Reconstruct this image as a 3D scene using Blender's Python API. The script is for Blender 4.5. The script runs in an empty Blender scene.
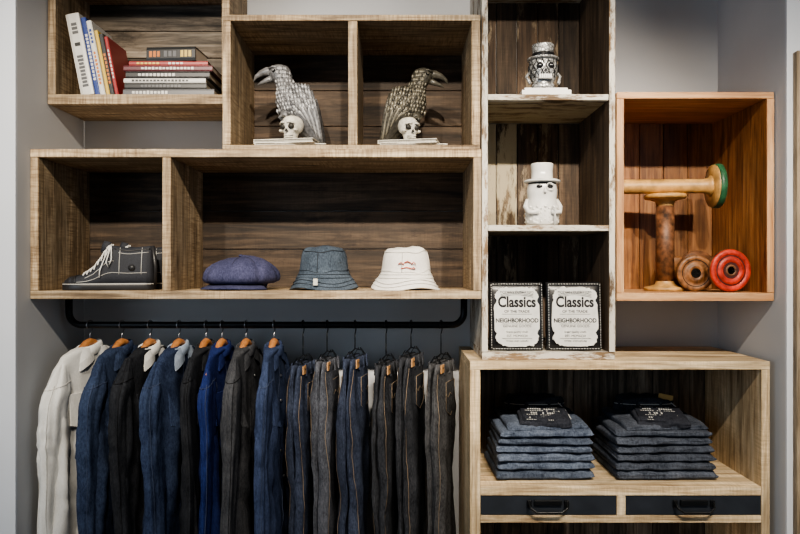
import bpy, math, random
from mathutils import Vector, Matrix, noise
random.seed(7)
F=675.0; ZC=1.45; CY=-2.5
def WX(px,y=0.0): return (px-400)*(y-CY)/F
def WZ(py,y=0.0): return ZC+(267-py)*(y-CY)/F
V=Vector
# ------------------------------------------------------------------ materials
def newmat(name):
    m=bpy.data.materials.new(name); m.use_nodes=True
    t=m.node_tree; b=t.nodes['Principled BSDF']; return m,t,b
def nd(t,typ,**k):
    n=t.nodes.new(typ)
    for a,v in k.items():
        if a in n.inputs.keys(): n.inputs[a].default_value=v
        else: setattr(n,a,v)
    return n
def ramp(t,stops,fac):
    r=t.nodes.new('ShaderNodeValToRGB'); e=r.color_ramp.elements
    e[0].position=stops[0][0]; e[0].color=(*stops[0][1],1)
    e[1].position=stops[-1][0]; e[1].color=(*stops[-1][1],1)
    for p,c in stops[1:-1]:
        x=e.new(p); x.color=(*c,1)
    t.links.new(fac,r.inputs[0]); return r
def mixc(t,a,b,fac,mode='MIX'):
    n=t.nodes.new('ShaderNodeMix'); n.data_type='RGBA'; n.blend_type=mode
    for s,i in ((fac,0),(a,6),(b,7)):
        if hasattr(s,'default_value') or hasattr(s,'links'): t.links.new(s,n.inputs[i])
        elif isinstance(s,(tuple,list)): n.inputs[i].default_value=(*s,1)
        else: n.inputs[i].default_value=s
    return n.outputs[2]
def bump(t,b,h,strength=.3,dist=.002):
    n=nd(t,'ShaderNodeBump',Strength=strength,Distance=dist); t.links.new(h,n.inputs['Height']); t.links.new(n.outputs[0],b.inputs['Normal'])
def wood(name,dark,mid,light,axis='x',rough=.7,saw=.0,paint=None,pamt=.5,fine=55,blotch=.8,stain=.0):
    m,t,b=newmat(name)
    tc=nd(t,'ShaderNodeTexCoord'); at=nd(t,'ShaderNodeAttribute',attribute_name='tone')
    ad=nd(t,'ShaderNodeVectorMath',operation='MULTIPLY_ADD')
    t.links.new(at.outputs['Fac'],ad.inputs[0]); ad.inputs[1].default_value=(7.3,9.1,5.7)
    t.links.new(tc.outputs['Object'],ad.inputs[2])
    sc={'x':(.05,1,1),'y':(1,.05,1),'z':(1,1,.05)}[axis]
    mp=nd(t,'ShaderNodeMapping'); mp.inputs['Scale'].default_value=sc; t.links.new(ad.outputs[0],mp.inputs[0])
    n1=nd(t,'ShaderNodeTexNoise',Scale=float(fine),Detail=7.0,Roughness=.68,Distortion=.8); t.links.new(mp.outputs[0],n1.inputs[0])
    n2=nd(t,'ShaderNodeTexNoise',Scale=6.0,Detail=5.0,Roughness=.65,Distortion=.5)
    mp2=nd(t,'ShaderNodeMapping'); mp2.inputs['Scale'].default_value=tuple(.4 if s<1 else 1.8 for s in sc); t.links.new(ad.outputs[0],mp2.inputs[0]); t.links.new(mp2.outputs[0],n2.inputs[0])
    r=ramp(t,[(.32,dark),(.48,mid),(.66,light)],n1.outputs[0])
    r2=ramp(t,[(.32,(.38,.36,.34)),(.62,(1.15,1.13,1.1))],n2.outputs[0])
    c=mixc(t,r.outputs[0],r2.outputs[0],blotch,'MULTIPLY')
    mr=nd(t,'ShaderNodeMapRange'); mr.inputs[3].default_value=.6; mr.inputs[4].default_value=1.25; t.links.new(at.outputs['Fac'],mr.inputs[0])
    c=mixc(t,c,mr.outputs[0],1.0,'MULTIPLY')
    h=n1.outputs[0]
    if stain>0:   # grey weathering / dark knots
        n4=nd(t,'ShaderNodeTexNoise',Scale=14.0,Detail=6.0,Roughness=.7); 
        mp4=nd(t,'ShaderNodeMapping'); mp4.inputs['Scale'].default_value=tuple(.3 if s<1 else 1.0 for s in sc); t.links.new(ad.outputs[0],mp4.inputs[0]); t.links.new(mp4.outputs[0],n4.inputs[0])
        r4=ramp(t,[(.34,(.22,.19,.17)),(.46,(1,1,1)),(.60,(.86,.90,.94))],n4.outputs[0])
        c=mixc(t,c,r4.outputs[0],stain,'MULTIPLY')
    if saw>0:
        w=nd(t,'ShaderNodeTexNoise',Scale=1.0,Detail=2.0,Distortion=.3)
        ms=nd(t,'ShaderNodeMapping'); ms.inputs['Scale'].default_value=tuple(150 if s<1 else 12 for s in sc)
        ms.inputs['Rotation'].default_value=(0,.3,.3) if axis!='z' else (.3,.3,0)
        t.links.new(tc.outputs['Object'],ms.inputs[0]); t.links.new(ms.outputs[0],w.inputs[0])
        rs=ramp(t,[(.38,(.42,.35,.29)),(.58,(1.1,1.1,1.1))],w.outputs[0])
        pm=ramp(t,[(.42,(.15,)*3),(.58,(1,1,1))],n2.outputs[0]); sf=nd(t,'ShaderNodeMath',operation='MULTIPLY'); t.links.new(pm.outputs[0],sf.inputs[0]); sf.inputs[1].default_value=saw
        c=mixc(t,c,rs.outputs[0],sf.outputs[0],'MULTIPLY')
    if paint:
        n3=nd(t,'ShaderNodeTexNoise',Scale=11.0,Detail=8.0,Roughness=.75); t.links.new(mp2.outputs[0],n3.inputs[0])
        rp=ramp(t,[(pamt-.03,(0,0,0)),(pamt+.04,(1,1,1))],n3.outputs[0])
        c=mixc(t,c,paint,rp.outputs[0])
    t.links.new(c,b.inputs['Base Color']); b.inputs['Roughness'].default_value=rough
    bump(t,b,h,.5,.003); return m
def plain(name,col,rough=.5,metal=0,var=.15,scale=20,bmp=0.0,spec=None):
    m,t,b=newmat(name)
    tc=nd(t,'ShaderNodeTexCoord'); n=nd(t,'ShaderNodeTexNoise',Scale=float(scale),Detail=5.0); t.links.new(tc.outputs['Object'],n.inputs[0])
    lo=tuple(c*(1-var) for c in col); hi=tuple(min(1,c*(1+var)) for c in col)
    r=ramp(t,[(.3,lo),(.7,hi)],n.outputs[0]); t.links.new(r.outputs[0],b.inputs['Base Color'])
    b.inputs['Roughness'].default_value=rough; b.inputs['Metallic'].default_value=metal
    if spec is not None: b.inputs['Specular IOR Level'].default_value=spec
    if bmp: bump(t,b,n.outputs[0],bmp,.003)
    return m
def cloth(name,col,light=None,rough=.92,slub=170,fade=.6):
    m,t,b=newmat(name); light=light or tuple(min(1,c*2.0+.01) for c in col)
    tc=nd(t,'ShaderNodeTexCoord')
    n=nd(t,'ShaderNodeTexNoise',Scale=9.0,Detail=6.0,Roughness=.7); t.links.new(tc.outputs['Object'],n.inputs[0])
    mp=nd(t,'ShaderNodeMapping'); mp.inputs['Scale'].default_value=(1,1,.45); t.links.new(tc.outputs['Object'],mp.inputs[0])
    n2=nd(t,'ShaderNodeTexNoise',Scale=float(slub),Detail=3.0,Roughness=.7); t.links.new(mp.outputs[0],n2.inputs[0])
    f=nd(t,'ShaderNodeMath',operation='MULTIPLY_ADD'); t.links.new(n2.outputs[0],f.inputs[0]); f.inputs[1].default_value=1.1
    t.links.new(n.outputs[0],f.inputs[2])
    mrr=nd(t,'ShaderNodeMapRange'); mrr.inputs[1].default_value=.78; mrr.inputs[2].default_value=1.35; t.links.new(f.outputs[0],mrr.inputs[0])
    c0=mixc(t,col,tuple(col[i]*(1-fade)+light[i]*fade for i in range(3)),mrr.outputs[0])
    at=nd(t,'ShaderNodeAttribute',attribute_name='tone')
    mr=nd(t,'ShaderNodeMapRange'); mr.inputs[3].default_value=.6; mr.inputs[4].default_value=1.4; t.links.new(at.outputs['Fac'],mr.inputs[0])
    c=mixc(t,c0,mr.outputs[0],1.0,'MULTIPLY')
    t.links.new(c,b.inputs['Base Color']); b.inputs['Roughness'].default_value=rough
    b.inputs['Specular IOR Level'].default_value=.15
    bump(t,b,f.outputs[0],.5,.002); return m
def cellmat(name,dark,light,scale,metal=.0,rough=.4,edge=.12,stretch=(1,1,.6)):
    m,t,b=newmat(name); tc=nd(t,'ShaderNodeTexCoord')
    mp=nd(t,'ShaderNodeMapping'); mp.inputs['Scale'].default_value=stretch; t.links.new(tc.outputs['Object'],mp.inputs[0])
    v=nd(t,'ShaderNodeTexVoronoi',feature='DISTANCE_TO_EDGE',Scale=float(scale)); t.links.new(mp.outputs[0],v.inputs[0])
    n=nd(t,'ShaderNodeTexNoise',Scale=60.0,Detail=4.0); t.links.new(tc.outputs['Object'],n.inputs[0])
    a=nd(t,'ShaderNodeMath',operation='MULTIPLY_ADD'); t.links.new(n.outputs[0],a.inputs[0]); a.inputs[1].default_value=.3; t.links.new(v.outputs[0],a.inputs[2])
    r=ramp(t,[(edge,dark),(edge+.22,light)],a.outputs[0]); t.links.new(r.outputs[0],b.inputs['Base Color'])
    b.inputs['Metallic'].default_value=metal; b.inputs['Roughness'].default_value=rough
    bump(t,b,v.outputs[0],.6,.004); return m

# ------------------------------------------------------------------ mesh builder
class MB:
    def __init__(s): s.v=[];s.f=[];s.m=[];s.t=[];s.s=[]
    def add(s,vs,fs,mat=0,tone=.5,smooth=True,M=None):
        o=len(s.v)
        for p in vs:
            s.v.append((M@V(p)) if M else V(p)); s.t.append(tone)
        for f in fs:
            s.f.append([i+o for i in f]); s.m.append(mat); s.s.append(smooth)
    def box(s,x0,x1,y0,y1,z0,z1,mat=0,tone=None,M=None):
        if tone is None: tone=random.random()
        s.add([(x0,y0,z0),(x1,y0,z0),(x1,y1,z0),(x0,y1,z0),(x0,y0,z1),(x1,y0,z1),(x1,y1,z1),(x0,y1,z1)],
              [(0,3,2,1),(4,5,6,7),(0,1,5,4),(1,2,6,5),(2,3,7,6),(3,0,4,7)],mat,tone,False,M)
    def loft(s,rings,mat=0,cap=True,tone=.5,smooth=True,M=None):
        n=len(rings[0]); vs=[p for r in rings for p in r]; fs=[]
        for i in range(len(rings)-1):
            for j in range(n):
                k=(j+1)%n; fs.append((i*n+j,i*n+k,(i+1)*n+k,(i+1)*n+j))
        if cap:
            fs.append(tuple(range(n-1,-1,-1))); fs.append(tuple((len(rings)-1)*n+j for j in range(n)))
        s.add(vs,fs,mat,tone,smooth,M)
    def rev(s,prof,M=None,n=32,mat=0,tone=.5,smooth=True,fn=None,cap=True):
        rings=[]
        for r,z in prof:
            ring=[]
            for j in range(n):
                a=2*math.pi*j/n; rr=max(r,1e-4); p=V((rr*math.cos(a),rr*math.sin(a),z))
                if fn: p=fn(p,a)
                ring.append(p)
            rings.append(ring)
        s.loft(rings,mat,cap,tone,smooth,M)
    def sph(s,c,r,mat=0,n=16,tone=.5,M=None,fn=None):
        if not isinstance(r,(tuple,list)): r=(r,r,r)
        rings=[]
        for i in range(n//2+1):
            ph=-math.pi/2+math.pi*i/(n//2); cr=max(math.cos(ph),.01)
            ring=[V((c[0]+r[0]*cr*math.cos(2*math.pi*j/n),c[1]+r[1]*cr*math.sin(2*math.pi*j/n),c[2]+r[2]*math.sin(ph))) for j in range(n)]
            rings.append(ring)
        s.loft(rings,mat,True,tone,True,M)
    def tube(s,path,rad,mat=0,n=10,tone=.5,flat=1.0,M=None):
        path=[V(p) for p in path]; k=len(path)
        if not isinstance(rad,(list,tuple)): rad=[rad]*k
        t0=(path[1]-path[0]).normalized(); up=V((0,1,0)) if abs(t0.y)<.9 else V((0,0,1))
        a=t0.cross(up).normalized(); rings=[]
        for i in range(k):
            t=(path[min(i+1,k-1)]-path[max(i-1,0)]).normalized()
            a=(a-t*a.dot(t)).normalized(); b=t.cross(a)
            rings.append([path[i]+a*rad[i]*math.cos(2*math.pi*j/n)+b*rad[i]*flat*math.sin(2*math.pi*j/n) for j in range(n)])
        s.loft(rings,mat,True,tone,True,M)
    def build(s,name,mats,bevel=0,sub=0,parent=None):
        xs=[p.x for p in s.v];ys=[p.y for p in s.v];zs=[p.z for p in s.v]
        o=V(((min(xs)+max(xs))/2,(min(ys)+max(ys))/2,min(zs)))
        me=bpy.data.meshes.new(name); me.from_pydata([p-o for p in s.v],[],s.f)
        for m in mats: me.materials.append(m)
        me.polygons.foreach_set('material_index',s.m); me.polygons.foreach_set('use_smooth',s.s)
        at=me.attributes.new('tone','FLOAT','POINT'); at.data.foreach_set('value',s.t)
        me.update()
        ob=bpy.data.objects.new(name,me); ob.location=o; bpy.context.collection.objects.link(ob)
        import bmesh
        bm=bmesh.new(); bm.from_mesh(me); bmesh.ops.recalc_face_normals(bm,faces=bm.faces); bm.to_mesh(me); bm.free()
        if bevel:
            md=ob.modifiers.new('bevel','BEVEL'); md.width=bevel; md.segments=1; md.limit_method='ANGLE'
        return ob
def T(x,y,z): return Matrix.Translation((x,y,z))
def RZ(a): return Matrix.Rotation(math.radians(a),4,'Z')
def RX(a): return Matrix.Rotation(math.radians(a),4,'X')
def RY(a): return Matrix.Rotation(math.radians(a),4,'Y')
def interp(tab,x):
    if x<=tab[0][0]: return tab[0][1:]
    for a,b in zip(tab,tab[1:]):
        if x<=b[0]:
            f=(x-a[0])/(b[0]-a[0]); f=f*f*(3-2*f)*.5+f*.5
            return tuple(p+(q-p)*f for p,q in zip(a[1:],b[1:]))
    return tab[-1][1:]
def sell(a,e): 
    c=math.cos(a); s=math.sin(a)
    return math.copysign(abs(c)**e,c),math.copysign(abs(s)**e,s)

# ------------------------------------------------------------------ material instances
def trio(nm,d,m,l,**k): return [wood(nm+'_'+a,d,m,l,axis=a,**k) for a in 'xyz']
fr=trio('reclaimed_oak',(.12,.08,.046),(.37,.275,.172),(.61,.49,.34),saw=.6,stain=.5)
dk=trio('dark_barnwood',(.022,.014,.009),(.085,.055,.034),(.19,.13,.083),saw=.25,fine=30,stain=.8)
gy=trio('grey_barnwood',(.03,.024,.018),(.13,.105,.08),(.32,.27,.215),fine=34,stain=.8)
wp=trio('white_washed_wood',(.06,.035,.02),(.17,.11,.06),(.30,.2,.11),paint=(.56,.53,.47),pamt=.48)
wd=trio('worn_brown_paint_wood',(.03,.018,.011),(.08,.05,.03),(.16,.105,.065),paint=(.27,.21,.14),pamt=.56)
wm=trio('worn_cream_paint_wood',(.05,.03,.018),(.14,.09,.05),(.24,.17,.1),paint=(.42,.36,.25),pamt=.46)
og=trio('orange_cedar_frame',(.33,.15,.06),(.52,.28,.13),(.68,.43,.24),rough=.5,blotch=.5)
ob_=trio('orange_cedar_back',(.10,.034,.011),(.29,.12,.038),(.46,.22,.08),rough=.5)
lt=trio('light_pine',(.27,.18,.10),(.55,.42,.26),(.78,.65,.46),saw=.25,blotch=.75,stain=.35)
wallm=plain('painted_wall',(.50,.51,.53),.85,var=.04,scale=3)
wallw=plain('painted_wall_front',(.60,.63,.68),.85,var=.03,scale=3)
floorm=wood('floor_boards',(.10,.07,.05),(.2,.14,.1),(.3,.22,.15),axis='x')
ceilm=plain('ceiling_paint',(.5,.5,.5),.9,var=.03)
black=plain('black_steel',(.015,.016,.018),.4,.6)
steel=plain('steel',(.35,.35,.36),.3,1)

# ------------------------------------------------------------------ room
YB=.43; YF=-.08; XL=-1.372; XR=1.38; H=3.2
def one(name,args,mat,bevel=0):
    b=MB(); b.box(*args,0,.5); return b.build(name,[mat],bevel)
one('floor',(-3.2,3.2,-5.2,YB+.1,-.1,0),floorm)
one('ceiling',(-3.2,3.2,-5.2,YB+.1,H,H+.1),ceilm)
one('wall_back',(XL-.001,XR+.001,YB,YB+.1,0,H),wallm)
one('wall_left_alcove',(-3.2,XL,YF,YB,0,H),wallm)
one('wall_right_alcove',(XR,3.2,YF,YB,0,H),wallm)
one('wall_front_left',(-3.2,XL-.0,YF-.012,YF,0,H),wallw)
one('wall_front_right',(XR,3.2,YF-.012,YF,0,H),wallw)
one('wall_left',(-3.3,-3.2,-5.2,YB,0,H),wallm)
one('wall_right',(3.2,3.3,-5.2,YB,0,H),wallm)
one('wall_rear',(-3.2,3.2,-5.3,-5.2,0,H),wallm)
one('trim_1',(WX(794,-.1),WX(830,-.1),YF-.04,YF-.012,0,WZ(52,-.1)),wood('trim_wood',(.16,.12,.08),(.32,.25,.17),(.45,.36,.26),axis='z'),.003)

# ------------------------------------------------------------------ shelf units
def planks_h(b,x0,x1,z0,z1,y,n,mat):
    zs=[z0+(z1-z0)*i/n for i in range(n+1)]
    for i in range(n): b.box(x0,x1,y-.012-random.random()*.003,y,zs[i]+.0015,zs[i+1]-.0015,mat)
def planks_v(b,x0,x1,z0,z1,y,n,mat):
    xs=[x0+(x1-x0)*i/n for i in range(n+1)]
    for i in range(n):
        mm=mat[i%len(mat)] if isinstance(mat,list) else mat
        b.box(xs[i]+.0015,xs[i+1]-.0015,y-.012-random.random()*.003,y,z0,z1,mm)
E=.0005
yb=YB-.003
b=MB(); x0,x1=XL+.002,WX(482)-.002; z0,z1=WZ(299),WZ(149); th=.030
b.box(x0,x1,0,yb,z1-th,z1,0,.75); b.box(x0,x1,0,yb,z0,z0+th,0,.8)
b.box(x0,x0+th,0.001,yb,z0+th+E,z1-th-E,2,.6); b.box(x1-th,x1,0.001,yb,z0+th+E,z1-th-E,2,.7)
xd=WX(162); b.box(xd,xd+.032,.002,yb-.016,z0+th+E,z1-th-E,2,.7)
planks_h(b,x0+th,x1-th,z0+th,z1-th,yb,3,3)
b.build('wall_box_shelf',[fr[0],fr[1],fr[2],dk[0]],.0015)
BIGTOP=z1; SHB=z0+th
b=MB(); x0,x1=WX(222),WX(481)-.002; z0,z1=BIGTOP+E,WZ(14); th=.026
b.box(x0,x1,0.006,yb,z0,z0+.016,0,.6); b.box(x0,x1,0.006,yb,z1-.022,z1,0,.55)
b.box(x0,x0+.03,0.007,yb,z0+.016+E,z1-.022-E,2,.6); b.box(x1-.032,x1,.007,yb,z0+.016+E,z1-.022-E,2,.7)
xd=WX(348); b.box(xd,xd+.034,.008,yb-.016,z0+.016+E,z1-.022-E,2,.6)
planks_h(b,x0+.03,x1-.032,z0+.016,z1-.022,yb,3,3)
b.build('wall_box_shelf',[fr[0],fr[1],fr[2],dk[0]],.0015)
BIRDZ=z0+.016
b=MB(); y0=.12; x0,x1=XL+.004,WX(222)-.003; z0=WZ(104,y0); z1=2.62; th=.038
b.box(x0,x1,y0,yb,z0,z0+th,0,.6); b.box(x0,x1,y0,yb,z1-th,z1,0,.5)
b.box(x0,x0+.03,y0+.001,yb,z0+th+E,z1-th-E,2,.4); b.box(x1-.03,x1,y0+.001,yb,z0+th+E,z1-th-E,2,.3)
planks_h(b,x0+.03,x1-.03,z0+th,z1-th,yb,4,3)
b.build('wall_box_shelf',[fr[0],fr[1],fr[2],gy[0]],.0015)
BOOKZ=z0+th
cy=-.04; b=MB(); x0,x1=WX(470,cy)+.0,WX(770,cy); ct=WZ(361.5,cy); th=.03
b.box(x0,x1,cy,yb,ct-th,ct,0,.85)
b.box(x0,x0+.038,cy+.001,yb,0.0,ct-th-E,2,.8); b.box(x1-.03,x1,cy+.001,yb,0.0,ct-th-E,2,.75)
sz=WZ(487,cy); xi0,xi1=x0+.0385,x1-.0305
for k in range(3):
    ya=cy+.002+k*(yb-cy-.02)/3; b.box(xi0,xi1,ya,ya+(yb-cy-.02)/3-.001,sz-.032,sz,0,.75+.2*random.random())
b.box(xi0,xi1,cy+.002,yb-.02,WZ(523,cy),WZ(516,cy),0,.8)
b.box(WX(617,cy),WX(626,cy),cy+.003,yb-.03,WZ(516,cy)+E,sz-.0325,2,.8)
b.box(xi0,xi1,cy+.002,yb-.02,.22,.25,0,.8); b.box(xi0,xi1,cy+.02,yb-.02,.03,.06,0,.7)
planks_v(b,xi0,xi1,0.06,ct-th-E,yb,9,4)
b.box(xi0,WX(617,cy)-.001,cy+.006,yb-.05,WZ(515.5,cy),sz-.034,3,.5)
b.box(WX(626,cy)+.001,xi1,cy+.006,yb-.05,WZ(515.5,cy),sz-.034,3,.5)
drawer=plain('slate_drawer_front',(.022,.026,.034),.45,0,.2)
for cx in (548,694):
    X=WX(cx,cy); zc=WZ(506,cy)
    for sx in (-1,1): b.box(X+sx*.068-.008,X+sx*.068+.008,cy-.004,cy+.006,zc-.004,zc+.02,5,.5)
    pts=[(X-.07,cy-.002,zc+.012),(X-.066,cy-.02,zc-.002),(X-.045,cy-.026,zc-.016),(X+.045,cy-.026,zc-.016),(X+.066,cy-.02,zc-.002),(X+.07,cy-.002,zc+.012)]
    b.tube(pts,.0045,5); b.box(X-.05,X+.05,cy-.006,cy+.006,zc+.004,zc+.021,5,.5)
b.build('storage_cabinet',[lt[0],lt[1],lt[2],drawer,gy[2],black],.0015)
b=MB(); x0,x1=WX(482),WX(615); z0,z1=ct+E,2.62; tw=.022
b.box(x0,x1,0,yb,z0,z0+.028,0,.6); b.box(x0,x1,0,yb,z1-.03,z1,0,.6)
b.box(x0,x0+tw,.001,yb,z0+.0285,z1-.0305,2,.6); b.box(x1-tw,x1,.001,yb,z0+.0285,z1-.0305,4,.5)
b.box(x1-tw-.0,x1,-.004,.0008,z0+.029,z1-.031,2,.5)
SA=WZ(94); SB=WZ(225)
for s_ in (SA,SB):
    b.box(x0+tw+E,x1-tw-E,.002,.03,s_-.022,s_,0,.7); b.box(x0+tw+E,x1-tw-E,.0305,yb-.016,s_-.022,s_,6,.7)
for k,(za,zb) in enumerate(((z0+.029,SB-.0225),(SB+E,SA-.0225),(SA+E,z1-.031))):
    planks_v(b,x0+tw,x1-tw,za,zb,yb,5,[[3,3,4,4,3],[5,5,3,3,4],[3,4,3,3,4]][k])
b.build('display_column_shelf',[wp[0],wp[1],wp[2],wd[2],dk[2],wm[2],wm[0]],.0015)
COLZ=z0+.028
b=MB(); oy=-.02; x0,x1=WX(616,oy)+.004,XR-.006; z0,z1=WZ(301,oy),WZ(92,oy); th=.030
b.box(x0,x1,oy,yb,z0,z0+th,0,.6); b.box(x0,x1,oy,yb,z1-.024,z1,0,.6)
b.box(x0,x0+.026,oy+.001,yb,z0+th+E,z1-.0245,2,.6); b.box(x1-.026,x1,oy+.001,yb,z0+th+E,z1-.0245,4,.8)
b.box(x1-.0265,x1,oy-.002,oy+.0005,z0+th+E,z1-.0245,2,.6)
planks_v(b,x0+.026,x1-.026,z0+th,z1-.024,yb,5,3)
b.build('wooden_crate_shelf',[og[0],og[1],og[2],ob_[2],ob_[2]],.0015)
ORZ=z0+th; ORX=x0+.026

# ------------------------------------------------------------------ hanging rail
RY_=.19; RZL=WZ(325,RY_); xl=WX(69,RY_); xr=WX(464,RY_); zt=WZ(299)-.001
pts=[(xl,RY_,zt)]; R=.05
for i in range(0,9):
    a=math.pi+math.pi/2*i/8; pts.append((xl+R+R*math.cos(a),RY_,RZL+R+R*math.sin(a)))
for i in range(0,9):
    a=-math.pi/2+math.pi/2*i/8; pts.append((xr-R+R*math.cos(a),RY_,RZL+R+R*math.sin(a)))
pts.append((xr,RY_,zt))
b=MB(); b.tube(pts,.0135,0,14)
for x in (xl,xr): b.rev([(.03,-.006),(.03,0)],T(x,RY_,zt),20)
b.build('garment_rail',[black])

# ------------------------------------------------------------------ garments
hangw=plain('hanger_beech',(.40,.17,.06),.35,0,.25,30)
thread=plain('stitch_thread',(.20,.15,.10),.8)
tagm=plain('card_tag',(.42,.23,.10),.7)
def hook(b,L,z1,mi):
    p=[]; r=.0185
    for i in range(13):
        a=math.radians(-40+ (235)*i/12); p.append(L(r*math.cos(a)*1.0,0,r*math.sin(a)))
    p.append(L(-.012,0,-.022)); p.append(L(0,0,-.036)); p.append(L(0,0,z1))
    b.tube(p,.0026,mi,6)
def frame(px,yaw):
    a=math.radians(yaw); U=V((-math.sin(a),-math.cos(a),0)); W=V((math.cos(a),-math.sin(a),0)); O=V((WX(px,RY_),RY_,RZL))
    return lambda u,w,z: O+U*u+W*w+V((0,0,z))
def jacket(name,px,yaw,mat,lining,th=.045,length=.86,seed=0,hw=.20,slv=.72,amp=.018,drop=.0,sl_out=.0,seam=None,sag=0.0):
    L=frame(px,yaw); b=MB()
    n=60
    def body(d):
        tab=[(0.082,.052,.028),(.092,.092,.032),(.112,.140,th*.70),(.14+sag,hw-.025,th*.78),(.19+sag,hw,th*.9),(.35,hw,th*1.0),(.6,hw+.005,th*1.1),(length,hw+.01,th*1.15)]
        return interp(tab,d)
    def pt(d,a,k=1.0):
        hu,w_=body(d); fd=min(1,max(0,(d-.12)/.25)); c,s=sell(a,.8); u=hu*c; w=w_*s*k
        f=noise.noise(V((u*20+seed*3.1,s*1.2,d*1.8+seed)))*amp*2.0+noise.noise(V((u*55+seed,s,d*4)))*amp*.8+noise.noise(V((u*14+d*12,s,d*14+seed)))*.008
        w+=f*fd*(1 if abs(s)>.1 else .5); u+=noise.noise(V((seed,d*9,s*2)))*.008*fd
        return L(u,w,-d)
    b.loft([[pt(.082+(length-.082)*(i/55)**1.35,2*math.pi*j/n) for j in range(n)] for i in range(56)],0)
    for sgn in (1,-1):
        m=32
        def sp(t,ang,k=1.0):
            d=.112+drop+sag+slv*t
            uc=sgn*(hw-.064+.050*min(1,t*5)-.010*t+sl_out*t)+.008*noise.noise(V((seed,t*4,sgn))); ru=.022+.038*min(1,t*7)-.018*t; rw=(.012+.027*min(1,t*7)-.009*t)*th/.045
            wc=.009*math.sin(t*4+seed); c,s=sell(ang,.85)
            el=math.exp(-((t-.42)/.16)**2)
            f=1+.30*noise.noise(V((c*2.4+seed,s*2.4,t*2.0)))+.20*noise.noise(V((c*4.5,s*4.5+seed,t*4.0)))+.18*noise.noise(V((c*2+t*14,s*2,t*16+seed)))*(el+.08)
            return L(uc+ru*c*f*k,wc+rw*s*f*k,-d)
        b.loft([[sp((i/47)**1.15,2*math.pi*j/m) for j in range(m)] for i in range(48)],0,tone=.6)
        b.tube([sp(.10+.02*math.cos(2*math.pi*j/m),2*math.pi*j/m,1.01) for j in range(m+1)],.0016,4,5)
        for a_ in (.6,2.55): b.tube([sp(t,a_,1.015) for t in [.1+.9*i/30 for i in range(31)]],.0013,4,5)
        b.loft([[sp(t,2*math.pi*j/m,k) for j in range(m)] for t,k in ((.92,1.0),(.922,1.07),(1.0,1.07),(1.003,1.0))],0,tone=.45)
    m=28; cr=[]
    for (ku,kw,d) in ((.064,.034,.112),(.066,.038,.098),(.056,.033,.074),(.048,.027,.072),(.046,.026,.1)):
        cr.append([L(ku*math.cos(2*math.pi*j/m),kw*math.sin(2*math.pi*j/m)+.004*math.sin(2*2*math.pi*j/m),-d-.012*math.cos(2*math.pi*j/m)) for j in range(m)])
    b.loft(cr,1,False,tone=.8)
    for s_ in (1,-1):
        g=[]
        for q in range(9):
            t=q/8; bulge=.006*math.sin(t*math.pi)
            g.append([L(s_*(.006+.062*t),th*(.62-.1*t)+bulge,-.082-.004*t),L(s_*(.014+.075*t),th*(.80)+bulge,-.112-.03*t*t),L(s_*(.020+.070*t),th*.92+bulge,-.135-.035*t),L(s_*(.020+.070*t),th*.6,-.133-.035*t)])
        b.loft(g,1,tone=.7,smooth=False)
    for k in range(5):
        b.sph(pt(.2+k*.1,math.pi/2,1.05),(.006,.006,.006),3,8)
    b.tube([pt(.13+.7*i/24,math.pi/2-.06,1.03) for i in range(25)],.0014,4,5)
    pk=lambda u,d:pt(d,math.acos(max(-1,min(1,(u/body(d)[0])**(1/.8)))),1.0)
    off=L(0,.006,0)-L(0,0,0)
    q0=[pk(u,d) for u,d in ((.045,.25),(.14,.25),(.135,.37),(.09,.385),(.05,.37))]
    b.loft([[p-off for p in q0],[p+off for p in q0]],0,tone=.85,smooth=False)
    hook(b,L,-.07,3)
    hp=[L(-.17,0,-.175),L(-.10,0,-.125),L(-.05,0,-.092),L(-.02,0,-.072),L(0,0,-.066),L(.02,0,-.072),L(.05,0,-.092),L(.10,0,-.125),L(.17,0,-.175)]
    b.tube(hp,[.006,.009,.012,.015,.015,.015,.012,.009,.006],2,10)
    return b.build(name,[mat,lining,hangw,steel,seam or lining])
white=cloth('white_twill',(.56,.56,.54),(.74,.74,.72)); seamw=cloth('white_seam',(.38,.37,.35))
navy=cloth('indigo_chambray',(.012,.019,.042),(.075,.105,.185)); blk=cloth('black_wool',(.008,.009,.012),(.045,.048,.055))
ind=cloth('indigo_denim',(.010,.016,.040),(.07,.10,.18)); lightden=cloth('light_denim',(.20,.25,.33),(.38,.43,.5))
char=cloth('charcoal_wool',(.020,.022,.027),(.11,.112,.12)); roy=cloth('royal_blue',(.007,.012,.058),(.03,.05,.18))
slate=cloth('slate_blue',(.014,.022,.050),(.07,.095,.18)); seamn=cloth('navy_seam',(.040,.052,.09)); seamb=cloth('black_seam',(.004,.004,.005))
jacket('hanging_shirt',90,19,white,white,.043,.92,1,hw=.205,seam=seamw,sag=.025)
jacket('hanging_denim_jacket',122,13,navy,navy,.040,.9,2,seam=seamn,sag=.02)
jacket('hanging_jacket',150,11,blk,white,.038,.9,3,seam=seamb)
jacket('hanging_denim_jacket',179,11,ind,lightden,.040,.92,4,seam=seamn,sag=.015)
jacket('hanging_jacket',206,5,blk,blk,.026,.85,5,hw=.185,seam=seamb)
jacket('hanging_shirt',222,5,roy,roy,.025,.88,6,hw=.19,seam=seamn,sag=.02)
jacket('hanging_jacket',246,6,char,char,.031,.9,7,hw=.195,seam=seamb)
jacket('hanging_shirt',274,3,slate,slate,.029,.9,8,hw=.195,seam=seamn,sag=.015)

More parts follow.
